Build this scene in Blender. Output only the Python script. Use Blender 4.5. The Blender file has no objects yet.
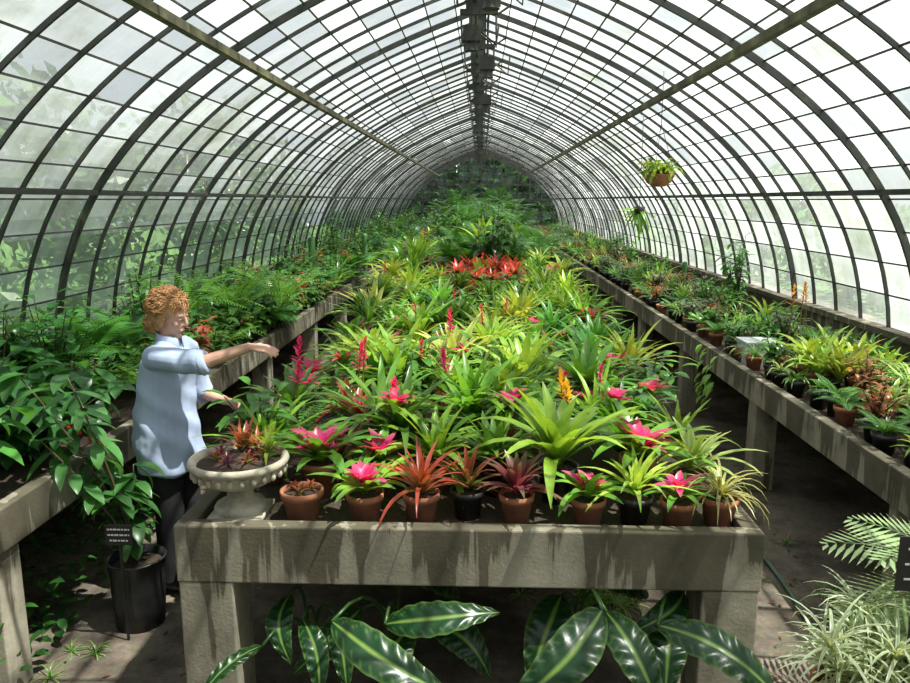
import bpy, math, random
import numpy as np
from mathutils import Matrix, Vector
random.seed(7); np.random.seed(7)
R=random.random
def U(a,b): return a+(b-a)*random.random()
D=math.radians

# ------------------------------------------------------------ mesh builder
class MB:
    def __init__(s): s.V=[];s.F=[];s.C=[];s.M=[];s.n=0;s.T=None
    def add(s,v,f,c,mat=0):
        v=np.asarray(v,float).reshape(-1,3)
        if s.T is not None: v=v@s.T[:3,:3].T+s.T[:3,3]
        c=np.asarray(c,float)
        if c.ndim==1: c=np.tile(c,(len(v),1))
        s.V.append(v);s.C.append(c)
        if isinstance(f,np.ndarray):
            s.F.extend((f+s.n).tolist()); s.M.extend([mat]*len(f))
        else:
            s.F.extend([[i+s.n for i in q] for q in f]); s.M.extend([mat]*len(f))
        s.n+=len(v)
    def build(s,name,mats,smooth=True,loc=(0,0,0),parent=None,clamp=False):
        V=np.concatenate(s.V)
        if clamp:
            lim=np.interp(V[:,2],bp[:,1],bp[:,0])-.06; lim=np.where(V[:,2]<1.15,3.12,lim)
            V[:,0]=np.clip(V[:,0],-lim,lim)
        V=V-np.array(loc); C=np.concatenate(s.C)
        me=bpy.data.meshes.new(name); me.from_pydata(V.tolist(),[],s.F)
        at=me.color_attributes.new('Col','FLOAT_COLOR','POINT')
        C4=np.concatenate([np.clip(C,0,1),np.ones((len(C),1))],1)
        at.data.foreach_set('color',C4.astype(np.float32).ravel())
        for m in mats: me.materials.append(m)
        me.polygons.foreach_set('material_index',s.M)
        me.polygons.foreach_set('use_smooth',[smooth]*len(s.F))
        me.update()
        o=bpy.data.objects.new(name,me); bpy.context.scene.collection.objects.link(o)
        o.location=loc
        if parent: o.parent=parent; o.location=Vector(loc)
        return o

def box(mb,x0,x1,y0,y1,z0,z1,c=(.5,.5,.5),mat=0):
    v=[(x0,y0,z0),(x1,y0,z0),(x1,y1,z0),(x0,y1,z0),(x0,y0,z1),(x1,y0,z1),(x1,y1,z1),(x0,y1,z1)]
    mb.add(v,[(0,3,2,1),(4,5,6,7),(0,1,5,4),(1,2,6,5),(2,3,7,6),(3,0,4,7)],c,mat)

def frames(P):
    P=np.asarray(P,float); T=np.gradient(P,axis=0); T/=np.linalg.norm(T,axis=1)[:,None]+1e-9
    return P,T
def tube(mb,P,rad,seg=6,c=(.3,.3,.2),mat=0,hint=(0,0,1),rb=None,cap=True):
    P,T=frames(P); n=len(P)
    ra=np.ones(n)*np.asarray(rad,float); rb=ra if rb is None else np.ones(n)*np.asarray(rb,float)
    h=np.array(hint,float)
    V=[]
    for i in range(n):
        t=T[i]; a=np.cross(t,h)
        if np.linalg.norm(a)<.15: a=np.cross(t,[1,0.01,0]) if abs(t[0])<.9 else np.cross(t,[0,1,0])
        a/=np.linalg.norm(a); b=np.cross(a,t)
        th=np.arange(seg)*2*math.pi/seg
        V.append(P[i]+np.outer(np.cos(th)*ra[i],a)+np.outer(np.sin(th)*rb[i],b))
    V=np.concatenate(V); F=[]
    for i in range(n-1):
        for j in range(seg):
            k=(j+1)%seg; F.append((i*seg+j,i*seg+k,(i+1)*seg+k,(i+1)*seg+j))
    if cap:
        F.append(tuple(range(seg))[::-1]); F.append(tuple((n-1)*seg+j for j in range(seg)))
    mb.add(V,F,c,mat)
def lathe(mb,cen,prof,seg=20,c=(.5,.5,.5),mat=0,wob=0):
    th=np.arange(seg)*2*math.pi/seg; V=[]
    for r,z in prof:
        V.append(np.stack([cen[0]+r*np.cos(th),cen[1]+r*np.sin(th),np.full(seg,cen[2]+z)],1))
    V=np.concatenate(V);F=[]
    for i in range(len(prof)-1):
        for j in range(seg):
            k=(j+1)%seg;F.append((i*seg+j,i*seg+k,(i+1)*seg+k,(i+1)*seg+j))
    mb.add(V,F,c,mat)
def ellipsoid(mb,c,r,col=(.5,.5,.5),mat=0,nu=20,nv=12):
    V=[];F=[]
    V.append((c[0],c[1],c[2]+r[2]))
    for i in range(1,nv):
        p=math.pi*i/nv
        for j in range(nu):
            t=2*math.pi*j/nu
            V.append((c[0]+r[0]*math.sin(p)*math.cos(t),c[1]+r[1]*math.sin(p)*math.sin(t),c[2]+r[2]*math.cos(p)))
    V.append((c[0],c[1],c[2]-r[2])); L=len(V)-1
    for j in range(nu): F.append((0,1+j,1+(j+1)%nu)); F.append((L,1+(nv-2)*nu+(j+1)%nu,1+(nv-2)*nu+j))
    for i in range(nv-2):
        for j in range(nu):
            k=(j+1)%nu; F.append((1+i*nu+j,1+(i+1)*nu+j,1+(i+1)*nu+k,1+i*nu+k))
    mb.add(V,F,col,mat)

# ------------------------------------------------------------ leaves
FC={}
def lf_faces(n):
    if n not in FC:
        f=[]
        for i in range(n):
            a=i*3; f+= [(a,a+1,a+4,a+3),(a+1,a+2,a+5,a+4)]
        FC[n]=np.array(f)
    return FC[n]
def prof(k,t):
    if k==0: return np.minimum(1,.6+1.5*t)*(1-t**4)
    if k==1: return np.sin(math.pi*np.clip(t,0,1)**.8)**.8
    if k==2: return (1-t)**.6*np.minimum(1,.7+t)
    return (1-t**2.2)
def leaf(mb,p,az,el,bend,L,W,n=6,k=0,stops=((.1,.3,.05),),edge=None,fold=.3,curl=0,j=.18):
    t=np.linspace(0,1,n+1); e=el-bend*t**1.2; a=az+curl*t
    ds=L/n
    em=(e[:-1]+e[1:])/2; am=(a[:-1]+a[1:])/2
    x=np.concatenate([[0],np.cumsum(np.cos(em)*np.cos(am)*ds)])
    y=np.concatenate([[0],np.cumsum(np.cos(em)*np.sin(am)*ds)])
    z=np.concatenate([[0],np.cumsum(np.sin(em)*ds)])
    P=np.stack([x,y,z],1)+np.array(p)
    w=(prof(k,t)*W/2)[:,None]; w=np.maximum(w,.0008)
    S=np.stack([-np.sin(a),np.cos(a),0*a],1)
    N=np.stack([-np.sin(e)*np.cos(a),-np.sin(e)*np.sin(a),np.cos(e)],1)
    A=P-S*w+N*w*fold; B=P+S*w+N*w*fold
    V=np.stack([A,P,B],1).reshape(-1,3)
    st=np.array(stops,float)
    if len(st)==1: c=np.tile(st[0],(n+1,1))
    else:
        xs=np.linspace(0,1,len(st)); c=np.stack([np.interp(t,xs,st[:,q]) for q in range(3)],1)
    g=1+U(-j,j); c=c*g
    ce=c if edge is None else np.tile(np.array(edge)*g,(n+1,1))
    C=np.stack([ce,c,ce],1).reshape(-1,3)
    mb.add(V,lf_faces(n),C,0)
    return P
def frond(mb,p,az,el,bend,L,W,npin=16,col=(.08,.25,.04),droop=.2,pw=.012,c2=None):
    t=np.linspace(0,1,npin+1); e=el-bend*t; ds=L/npin
    em=(e[:-1]+e[1:])/2
    r=np.concatenate([[0],np.cumsum(np.cos(em)*ds)]); z=np.concatenate([[0],np.cumsum(np.sin(em)*ds)])
    P=np.stack([r*math.cos(az),r*math.sin(az),z],1)+np.array(p)
    T=np.stack([np.cos(e)*math.cos(az),np.cos(e)*math.sin(az),np.sin(e)],1)
    S=np.array([-math.sin(az),math.cos(az),0.])
    g=1+U(-.2,.2); c=np.array(col)*g; cc=c if c2 is None else np.array(c2)*g
    tube(mb,P[::max(1,npin//6)],.003,3,c*.8,0,cap=False)
    sel=slice(2,npin+1); Q=P[sel];TT=T[sel];tt=t[sel]
    wl=(W*np.sin(math.pi*(tt*.82+.15))**.7)[:,None]
    for s in (-1,1):
        d=S*s*.85+TT*.5-np.array([0,0,droop]); d/=np.linalg.norm(d,axis=1)[:,None]
        tip=Q+d*wl; mid=Q+d*wl*.4
        V=np.stack([Q,mid+TT*pw*.5,tip,mid-TT*pw*.5],1).reshape(-1,3)
        m=len(Q); F=np.arange(m*4).reshape(m,4)
        C=np.stack([np.tile(x,(m,1)) for x in (c,c,cc,c)],1).reshape(-1,3)
        mb.add(V,F,C,0)
GA=2.39996
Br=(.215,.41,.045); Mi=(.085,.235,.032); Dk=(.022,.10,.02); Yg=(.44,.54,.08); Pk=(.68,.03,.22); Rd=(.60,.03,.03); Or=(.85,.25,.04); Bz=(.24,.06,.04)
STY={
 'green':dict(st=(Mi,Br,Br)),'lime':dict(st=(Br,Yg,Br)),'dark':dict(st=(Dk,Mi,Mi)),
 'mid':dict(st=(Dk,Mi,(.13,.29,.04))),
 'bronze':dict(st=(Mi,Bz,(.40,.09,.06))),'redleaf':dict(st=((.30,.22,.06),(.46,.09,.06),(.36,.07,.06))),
 'pink':dict(st=(Br,Br,Mi),inner=((.82,.04,.28),Pk,(.42,.12,.12))),
 'redc':dict(st=(Br,Mi,Mi),inner=((.75,.04,.12),(.62,.03,.12),(.38,.14,.05))),
 'purple':dict(st=((.25,.04,.12),(.19,.05,.08),(.10,.12,.05))),
 'varieg':dict(st=(Br,Br,Yg),edge=(.55,.56,.22)),
 'silver':dict(st=((.25,.33,.2),(.34,.42,.28),(.34,.42,.26)))}
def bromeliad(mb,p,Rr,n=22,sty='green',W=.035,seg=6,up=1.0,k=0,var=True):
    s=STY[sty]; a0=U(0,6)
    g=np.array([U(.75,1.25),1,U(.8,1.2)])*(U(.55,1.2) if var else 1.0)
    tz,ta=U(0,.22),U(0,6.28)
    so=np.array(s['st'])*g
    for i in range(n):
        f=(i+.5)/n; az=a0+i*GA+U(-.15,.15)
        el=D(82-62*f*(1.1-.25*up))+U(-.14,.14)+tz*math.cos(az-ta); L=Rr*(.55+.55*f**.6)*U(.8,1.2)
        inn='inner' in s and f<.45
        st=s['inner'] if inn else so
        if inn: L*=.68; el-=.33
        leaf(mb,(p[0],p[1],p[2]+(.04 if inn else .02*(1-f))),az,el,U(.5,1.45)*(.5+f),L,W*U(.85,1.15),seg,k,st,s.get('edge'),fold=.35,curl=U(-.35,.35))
def spike(mb,p,H,col=(.8,.04,.15),nb=14,L=.05,w=.018,lean=.1):
    a=U(0,6.28); tip=np.array(p)+np.array([math.cos(a)*lean*H,math.sin(a)*lean*H,H])
    P=np.linspace(p,tip,5); tube(mb,P,.004,4,(.3,.2,.06),0,cap=False)
    for i in range(nb):
        f=i/nb; q=np.array(p)*(1-(.68+.32*f))+tip*(.68+.32*f)
        leaf(mb,q,i*GA+U(-.4,.4),D(20+60*f),.2,L*(1.15-.4*f)*U(.8,1.2),w,3,1,(col,col),fold=.4)
def spider(mb,p,Rr,n=40,st=((.35,.5,.15),(.45,.6,.25)),edge=(.7,.75,.5),W=.012,seg=6):
    for i in range(n):
        leaf(mb,p,i*GA+U(-.3,.3),D(U(25,85)),U(1.2,2.4),Rr*U(.7,1.2),W,seg,2,st,edge,fold=.4,curl=U(-.4,.4))
def fern(mb,p,Rr,n=14,col=(.10,.28,.04),W=.07,npin=16):
    for i in range(n):
        frond(mb,p,i*GA+U(-.3,.3),D(U(45,80)),U(.9,1.7),Rr*U(.75,1.15),W,npin,col)
def shrub(mb,p,H,Rr,nb=10,lL=.14,lW=.05,col=((.03,.13,.03),(.06,.2,.04)),nodes=8,droop=.5):
    for b in range(nb):
        a=b*GA+U(-.3,.3); rr=Rr*math.sqrt((b+.6)/nb)*U(.8,1.1); h=H*U(.72,1.08)*(1-.25*(b/nb))
        t=np.linspace(0,1,6)
        P=np.stack([p[0]+math.cos(a)*rr*t**1.3,p[1]+math.sin(a)*rr*t**1.3,p[2]+h*t],1)
        tube(mb,P,np.linspace(.008,.003,6),4,(.12,.09,.05),0,cap=False)
        for q in range(nodes):
            f=.3+.7*(q+R()*.5)/nodes
            pt=[np.interp(f,t,P[:,m]) for m in range(3)]
            for s in (0,1):
                leaf(mb,pt,a+1.57*(q%2)+math.pi*s+U(-.6,.6),U(-.1,.6)-droop*.5,U(.3,1.1),lL*U(.7,1.2),lW*U(.8,1.2),5,1,col,fold=.25,j=.3)
        leaf(mb,P[-1],a,.6,.9,lL*.9,lW*.8,4,1,col)
def palm(mb,p,n=9,L=.8,col=(.08,.24,.05),trunk=0,W=.22):
    if trunk: tube(mb,[p,(p[0],p[1],p[2]+trunk)],[.03,.02],6,(.2,.15,.08),0)
    q=(p[0],p[1],p[2]+trunk)
    for i in range(n): frond(mb,q,i*GA,D(U(35,80)),U(.8,1.6),L*U(.8,1.1),W,24,col,.25,.022)
def cactus(mb,p,H,r,col=(.12,.28,.1)):
    pr=[(0.0,H)]+[(r*math.sin(x),H-r+r*math.cos(x)) for x in (.5,1.1)]+[(r,H-r),(r*.95,H*.4),(r*.7,0)]
    th=np.arange(24)*2*math.pi/24; V=[];F=[]
    for rr,z in pr:
        m=rr*(1+.12*np.cos(th*12)); V.append(np.stack([p[0]+m*np.cos(th),p[1]+m*np.sin(th),np.full(24,p[2]+z)],1))
    for i in range(len(pr)-1):
        for j in range(24):
            k=(j+1)%24;F.append((i*24+j,(i+1)*24+j,(i+1)*24+k,i*24+k))
    mb.add(np.concatenate(V),F,col,0)
def pot(mb,p,r=.075,h=.12,mat=1,rim=True):
    pr=[(0,0),(r*.72,0),(r*.92,h*.78)]
    if rim: pr+=[(r*1.03,h*.78),(r*1.05,h),(r*.93,h)]
    else: pr+=[(r,h),(r*.94,h)]
    pr+=[(r*.9,h*.86)]
    lathe(mb,p,pr,20,(.5,.25,.15),mat)
    lathe(mb,p,[(r*.9,h*.87),(r*.45,h*.9),(0,h*.92)],20,(.1,.07,.05),3)
def cloud(mb,c,r,n,size,cols,shell=.5):
    d=np.random.normal(size=(n,3)); d/=np.linalg.norm(d,axis=1)[:,None]
    q=d*(shell+(1-shell)*np.random.rand(n,1))*np.array(r)+np.array(c)
    a=np.random.normal(size=(n,3)); a/=np.linalg.norm(a,axis=1)[:,None]
    b=np.cross(a,np.random.normal(size=(n,3))); b/=np.linalg.norm(b,axis=1)[:,None]
    s=size*(.6+.8*np.random.rand(n,1))
    V=np.stack([q-a*s,q+b*s*.45,q+a*s,q-b*s*.45],1).reshape(-1,3)
    cc=np.array(cols)[np.random.randint(0,len(cols),n)]*(.7+.6*np.random.rand(n,1))
    mb.add(V,np.arange(n*4).reshape(n,4),np.repeat(cc,4,0),0)

# ------------------------------------------------------------ materials
def newmat(name):
    m=bpy.data.materials.new(name); m.use_nodes=True; N=m.node_tree.nodes; N.clear()
    o=N.new('ShaderNodeOutputMaterial'); return m,N,m.node_tree.links,o
def ramp(N,stops):
    r=N.new('ShaderNodeValToRGB'); e=r.color_ramp.elements
    while len(e)<len(stops): e.new(.5)
    for q,(p,c) in zip(e,stops): q.position=p; q.color=(*c,1)
    return r
def noise(N,L,scale,detail=4,vec=None,rough=.6,dist=0):
    n=N.new('ShaderNodeTexNoise'); n.inputs['Scale'].default_value=scale; n.inputs['Detail'].default_value=detail; n.inputs['Roughness'].default_value=rough; n.inputs['Distortion'].default_value=dist
    if vec is not None: L.new(vec,n.inputs['Vector'])
    return n
def objco(N,L,scale=(1,1,1)):
    t=N.new('ShaderNodeTexCoord'); m=N.new('ShaderNodeMapping'); m.inputs['Scale'].default_value=scale
    L.new(t.outputs['Object'],m.inputs['Vector']); return m.outputs['Vector']
def simple(name,stops,scale=6,rough=.8,bump=.2,metal=0,vs=(1,1,1),detail=5,bd=.01):
    m,N,L,o=newmat(name); v=objco(N,L,vs); n=noise(N,L,scale,detail,v); r=ramp(N,stops)
    L.new(n.outputs['Fac'],r.inputs['Fac']); p=N.new('ShaderNodeBsdfPrincipled'); L.new(r.outputs['Color'],p.inputs['Base Color'])
    p.inputs['Roughness'].default_value=rough; p.inputs['Metallic'].default_value=metal
    if bump:
        b=N.new('ShaderNodeBump'); b.inputs['Strength'].default_value=bump; b.inputs['Distance'].default_value=bd
        n2=noise(N,L,scale*4,4,v); L.new(n2.outputs['Fac'],b.inputs['Height']); L.new(b.outputs['Normal'],p.inputs['Normal'])
    L.new(p.outputs['BSDF'],o.inputs['Surface']); return m
def leafmat(name,trans=.36,rough=.30):
    m,N,L,o=newmat(name); a=N.new('ShaderNodeAttribute'); a.attribute_name='Col'
    v=objco(N,L); n=noise(N,L,25,3,v); mr=N.new('ShaderNodeMapRange'); mr.inputs['To Min'].default_value=.65; mr.inputs['To Max'].default_value=1.3
    L.new(n.outputs['Fac'],mr.inputs['Value']); mu=N.new('ShaderNodeVectorMath'); mu.operation='SCALE'
    L.new(a.outputs['Color'],mu.inputs[0]); L.new(mr.outputs['Result'],mu.inputs['Scale'])
    p=N.new('ShaderNodeBsdfPrincipled'); L.new(mu.outputs[0],p.inputs['Base Color']); p.inputs['Roughness'].default_value=rough
    t=N.new('ShaderNodeBsdfTranslucent'); g=N.new('ShaderNodeVectorMath'); g.operation='MULTIPLY'; g.inputs[1].default_value=(1.6,1.4,.8)
    L.new(mu.outputs[0],g.inputs[0]); L.new(g.outputs[0],t.inputs['Color'])
    x=N.new('ShaderNodeMixShader'); x.inputs[0].default_value=trans
    L.new(p.outputs['BSDF'],x.inputs[1]); L.new(t.outputs['BSDF'],x.inputs[2]); L.new(x.outputs[0],o.inputs['Surface']); return m
M_leaf=leafmat('leaf')
M_terra=simple('terracotta',[(.3,(.24,.085,.045)),(.7,(.46,.19,.10))],10,.85,.2)
M_blackp=simple('black_plastic',[(.3,(.012,.012,.013)),(.7,(.03,.03,.03))],10,.35,.05)
M_soil=simple('soil',[(.3,(.02,.014,.009)),(.7,(.07,.045,.028))],60,.95,.6)
M_stone=simple('urn_stone',[(.3,(.20,.18,.13)),(.5,(.40,.36,.28)),(.75,(.58,.54,.44))],9,.9,.35)
PM=[M_leaf,M_terra,M_blackp,M_soil]
def concrete():
    m,N,L,o=newmat('stained_concrete'); v=objco(N,L); n1=noise(N,L,4,8,v,.7)
    r1=ramp(N,[(.3,(.14,.13,.10)),(.5,(.26,.235,.175)),(.72,(.36,.33,.26))]); L.new(n1.outputs['Fac'],r1.inputs['Fac'])
    vs=objco(N,L,(8,8,.7)); n2=noise(N,L,1.0,6,vs,.6,.25); n4=noise(N,L,1.3,3,v)
    r2=ramp(N,[(.535,(0,0,0)),(.565,(.75,.75,.75)),(.66,(1,1,1))])
    sz=N.new('ShaderNodeSeparateXYZ'); L.new(v,sz.inputs[0])
    mr=N.new('ShaderNodeMapRange'); mr.inputs['From Min'].default_value=.5; mr.inputs['From Max'].default_value=.86; mr.inputs['To Min'].default_value=.13; mr.inputs['To Max'].default_value=-.05; L.new(sz.outputs['Z'],mr.inputs['Value'])
    m4=N.new('ShaderNodeMath'); m4.operation='MULTIPLY_ADD'; m4.inputs[1].default_value=.45; m4.inputs[2].default_value=-.20; L.new(n4.outputs['Fac'],m4.inputs[0])
    ad=N.new('ShaderNodeMath'); ad.operation='ADD'; L.new(n2.outputs['Fac'],ad.inputs[0]); L.new(mr.outputs['Result'],ad.inputs[1])
    ad2=N.new('ShaderNodeMath'); ad2.operation='ADD'; L.new(ad.outputs[0],ad2.inputs[0]); L.new(m4.outputs[0],ad2.inputs[1])
    L.new(ad2.outputs[0],r2.inputs['Fac'])
    n3=noise(N,L,70,4,v)
    mx=N.new('ShaderNodeMix'); mx.data_type='RGBA'; mx.blend_type='MULTIPLY'; mx.inputs['Factor'].default_value=.92
    r2b=ramp(N,[(0,(.28,.26,.21)),(1,(1,1,1))]); L.new(r2.outputs['Color'],r2b.inputs['Fac'])
    L.new(r1.outputs['Color'],mx.inputs['A']); L.new(r2b.outputs['Color'],mx.inputs['B'])
    p=N.new('ShaderNodeBsdfPrincipled'); p.inputs['Roughness'].default_value=.9; L.new(mx.outputs['Result'],p.inputs['Base Color'])
    b=N.new('ShaderNodeBump'); b.inputs['Strength'].default_value=.45; b.inputs['Distance'].default_value=.004; L.new(n3.outputs['Fac'],b.inputs['Height']); L.new(b.outputs['Normal'],p.inputs['Normal'])
    L.new(p.outputs['BSDF'],o.inputs['Surface']); return m
M_conc=concrete()
M_frame=simple('dark_painted_iron',[(.35,(.02,.022,.02)),(.6,(.05,.05,.043)),(.8,(.13,.13,.09))],5,.6,.1)
M_moss=simple('mossy_timber',[(.35,(.05,.045,.03)),(.55,(.12,.11,.06)),(.75,(.28,.27,.15))],4,.85,.2)
def floormat():
    m,N,L,o=newmat('earth_floor'); v=objco(N,L); n1=noise(N,L,1.6,8,v,.65)
    r=ramp(N,[(.3,(.025,.018,.012)),(.44,(.075,.055,.036)),(.56,(.17,.13,.09)),(.68,(.07,.09,.03))]); L.new(n1.outputs['Fac'],r.inputs['Fac'])
    n2=noise(N,L,30,5,v); mx=N.new('ShaderNodeMix'); mx.data_type='RGBA'; mx.blend_type='OVERLAY'; mx.inputs['Factor'].default_value=.6
    L.new(r.outputs['Color'],mx.inputs['A']); L.new(n2.outputs['Color'],mx.inputs['B'])
    hs=N.new('ShaderNodeHueSaturation'); hs.inputs['Saturation'].default_value=.8; L.new(mx.outputs['Result'],hs.inputs['Color'])
    p=N.new('ShaderNodeBsdfPrincipled'); p.inputs['Roughness'].default_value=.95; L.new(hs.outputs['Color'],p.inputs['Base Color'])
    b=N.new('ShaderNodeBump'); b.inputs['Strength'].default_value=.8; b.inputs['Distance'].default_value=.02; L.new(n2.outputs['Fac'],b.inputs['Height']); L.new(b.outputs['Normal'],p.inputs['Normal'])
    L.new(p.outputs['BSDF'],o.inputs['Surface']); return m
M_dirt=floormat()
M_grass=simple('lawn',[(.3,(.05,.12,.02)),(.7,(.13,.24,.05))],3,.95,.4)
def glassmat(name='weathered_glass',base=.0,k=1.0,mn=.24):
    m,N,L,o=newmat(name); uv=N.new('ShaderNodeUVMap'); uv.uv_map='UVMap'
    mp=N.new('ShaderNodeMapping'); mp.inputs['Scale'].default_value=(1/.45,1/PANE,1); L.new(uv.outputs[0],mp.inputs[0])
    fl=N.new('ShaderNodeVectorMath'); fl.operation='FLOOR'; L.new(mp.outputs[0],fl.inputs[0])
    fr=N.new('ShaderNodeVectorMath'); fr.operation='FRACTION'; L.new(mp.outputs[0],fr.inputs[0]); fs=N.new('ShaderNodeSeparateXYZ'); L.new(fr.outputs[0],fs.inputs[0])
    wn=N.new('ShaderNodeTexWhiteNoise'); wn.noise_dimensions='2D'; L.new(fl.outputs[0],wn.inputs['Vector'])
    n1=noise(N,L,.7,7,uv.outputs[0],.7)
    m2=N.new('ShaderNodeMapping'); m2.inputs['Scale'].default_value=(9,1.2,1); L.new(uv.outputs[0],m2.inputs[0]); n2=noise(N,L,1,5,m2.outputs[0])
    def mth(op,a,b):
        q=N.new('ShaderNodeMath'); q.operation=op
        for i,x in enumerate((a,b)):
            if isinstance(x,(int,float)): q.inputs[i].default_value=x
            else: L.new(x,q.inputs[i])
        return q.outputs[0]
    s=mth('ADD',mth('MULTIPLY',wn.outputs['Value'],.32),mth('MULTIPLY',n1.outputs['Fac'],1.5))
    s=mth('ADD',s,mth('MULTIPLY',n2.outputs['Fac'],.6))
    e=mth('ABSOLUTE',mth('SUBTRACT',fs.outputs['Y'],.5),0); e=mth('MULTIPLY',mth('POWER',mth('MULTIPLY',e,2),6),.3)
    s=mth('ADD',s,e)
    s=mth('MULTIPLY',mth('ADD',mth('SUBTRACT',s,.55),base),k); q=N.new('ShaderNodeClamp'); q.inputs['Min'].default_value=mn; q.inputs['Max'].default_value=.95; L.new(s,q.inputs[0])
    col=ramp(N,[(.3,(.34,.38,.375)),(.48,(.42,.455,.46)),(.58,(.33,.365,.345)),(.72,(.14,.17,.11))]); L.new(n1.outputs['Fac'],col.inputs['Fac'])
    wv=mth('MULTIPLY_ADD',wn.outputs['Value'],.55); wv.node.inputs[2].default_value=.60
    cs=N.new('ShaderNodeVectorMath'); cs.operation='SCALE'; L.new(col.outputs[0],cs.inputs[0]); L.new(wv,cs.inputs['Scale'])
    tr=N.new('ShaderNodeBsdfTransparent'); tr.inputs[0].default_value=(.89,.94,.94,1)
    tl=N.new('ShaderNodeBsdfTranslucent'); df=N.new('ShaderNodeBsdfDiffuse'); L.new(cs.outputs[0],tl.inputs[0]); L.new(cs.outputs[0],df.inputs[0])
    x1=N.new('ShaderNodeMixShader'); x1.inputs[0].default_value=.30; L.new(tl.outputs[0],x1.inputs[1]); L.new(df.outputs[0],x1.inputs[2])
    x=N.new('ShaderNodeMixShader'); L.new(q.outputs[0],x.inputs[0]); L.new(tr.outputs[0],x.inputs[1]); L.new(x1.outputs[0],x.inputs[2])
    L.new(x.outputs[0],o.inputs['Surface']); return m

# ------------------------------------------------------------ greenhouse shell
Y0,Y1=-1.2,32.0; XW=3.25; ZS=1.1
B=[np.array(p) for p in ((XW,ZS),(3.1,2.6),(1.6,3.42),(0,3.95))]
def bez(t): return (1-t)**3*B[0]+3*(1-t)**2*t*B[1]+3*(1-t)*t*t*B[2]+t**3*B[3]
ts=np.linspace(0,1,200); bp=np.array([bez(t) for t in ts]); al=np.concatenate([[0],np.cumsum(np.linalg.norm(np.diff(bp,axis=0),axis=1))])
ARC=al[-1]
def at_arc(s): return np.array([np.interp(s,al,bp[:,0]),np.interp(s,al,bp[:,1])])
NP=17; PANE=ARC/NP; side=[at_arc(ARC*i/NP) for i in range(NP+1)]
M_glass=glassmat(); M_clear=glassmat('dusty_glass',-.35,.6,.12)
fine=[at_arc(ARC*i/30) for i in range(31)]
full=[(p[0],p[1]) for p in fine]+[(-p[0],p[1]) for p in fine[::-1][1:]]
full=np.array(full)
def rib(mb,y,w,d,off=0):
    P=full; T=np.gradient(P,axis=0); T/=np.linalg.norm(T,axis=1)[:,None]; N=np.stack([T[:,1],-T[:,0]],1)
    N=np.where((N*(P-np.array([0,1.5]))).sum(1)[:,None]<0,-N,N)
    V=[]
    for i in range(len(P)):
        a=P[i]+N[i]*(d/2+off); b=P[i]-N[i]*(d/2-off)
        V+=[(a[0],y-w/2,a[1]),(a[0],y+w/2,a[1]),(b[0],y+w/2,b[1]),(b[0],y-w/2,b[1])]
    F=[]
    for i in range(len(P)-1):
        for j in range(4):
            k=(j+1)%4; F.append((i*4+j,i*4+k,i*4+4+k,i*4+4+j))
    mb.add(V,F,(.1,.1,.1),0)
mb=MB(); i=0; y=Y0
while y<=Y1+.01:
    if i%5==0: rib(mb,y,.028,.05,-.015)
    else: rib(mb,y,.018,.026,-.008)
    y+=.45; i+=1
for s in (-1,1):
    for p in side[1:-1]: box(mb,s*p[0]-.005,s*p[0]+.005,Y0,Y1,p[1]-.006,p[1]+.006,mat=0)
    e=bez(.265); box(mb,s*(e[0]-.03)-.018,s*(e[0]-.03)+.018,Y0,Y1,e[1]-.02,e[1]+.02,mat=0)
    e=bez(.6); box(mb,s*(e[0]-.03)-.028,s*(e[0]-.03)+.028,Y0,Y1,e[1]-.075,e[1]-.02,mat=1)
box(mb,-.035,.035,Y0,Y1,3.84,3.96,mat=0)
mb.build('greenhouse_frame',[M_frame,M_moss],smooth=False)
def glass_sheet(name):
    V=[];F=[];uv=[]
    n=len(full); arc=np.concatenate([[0],np.cumsum(np.linalg.norm(np.diff(full,axis=0),axis=1))])
    for p in full: V+=[(p[0]*1.002,Y0,p[1]+.006),(p[0]*1.002,Y1,p[1]+.006)]
    for k in range(n-1): F.append((2*k,2*k+1,2*k+3,2*k+2)); uv+=[(0,arc[k]),(Y1-Y0,arc[k]),(Y1-Y0,arc[k+1]),(0,arc[k+1])]
    me=bpy.data.meshes.new(name); me.from_pydata(V,[],F); u=me.uv_layers.new(name='UVMap'); u.data.foreach_set('uv',np.array(uv,float).ravel())
    me.materials.append(M_glass); o=bpy.data.objects.new(name,me); bpy.context.scene.collection.objects.link(o); return o
glass_sheet('roof_glazing')
def endwall(nm,y):
    V=[(p[0],y,p[1]) for p in full]; me=bpy.data.meshes.new(nm); me.from_pydata(V,[],[tuple(range(len(V)))])
    u=me.uv_layers.new(name='UVMap'); u.data.foreach_set('uv',np.array([(v[0]+5,v[2]) for v in V]).ravel()); me.materials.append(M_clear)
    o=bpy.data.objects.new(nm,me); bpy.context.scene.collection.objects.link(o)
    mb=MB()
    for x in np.arange(-3,3.01,.5):
        h=np.interp(abs(x),bp[::-1,0],bp[::-1,1]); box(mb,x-.03,x+.03,y-.03,y+.03,1.1,h-.01)
    for z in (1.1,2.1,2.75): 
        w=np.interp(z,bp[:,1],bp[:,0]); box(mb,-w,w,y-.035,y+.035,z-.045,z+.045)
    box(mb,-3.15,-.55,y-.08,y+.08,0,1.08,mat=1); box(mb,.55,3.15,y-.08,y+.08,0,1.08,mat=1)
    mb.build('bars',[M_frame,M_conc],smooth=False,parent=o)
endwall('wall_back',Y1); endwall('wall_front',Y0)
mb=MB(); yd=Y1-.25
box(mb,-.5,-.42,yd,yd+.08,0,2.15); box(mb,.42,.5,yd,yd+.08,0,2.15); box(mb,-.5,.5,yd,yd+.08,2.08,2.16)
box(mb,-.42,.42,yd+.02,yd+.06,.02,.9); box(mb,-.03,.03,yd+.01,yd+.07,.9,2.08); box(mb,-.42,.42,yd+.02,yd+.06,1.4,1.46)
mb.build('door_1',[M_frame],smooth=False)
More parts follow.
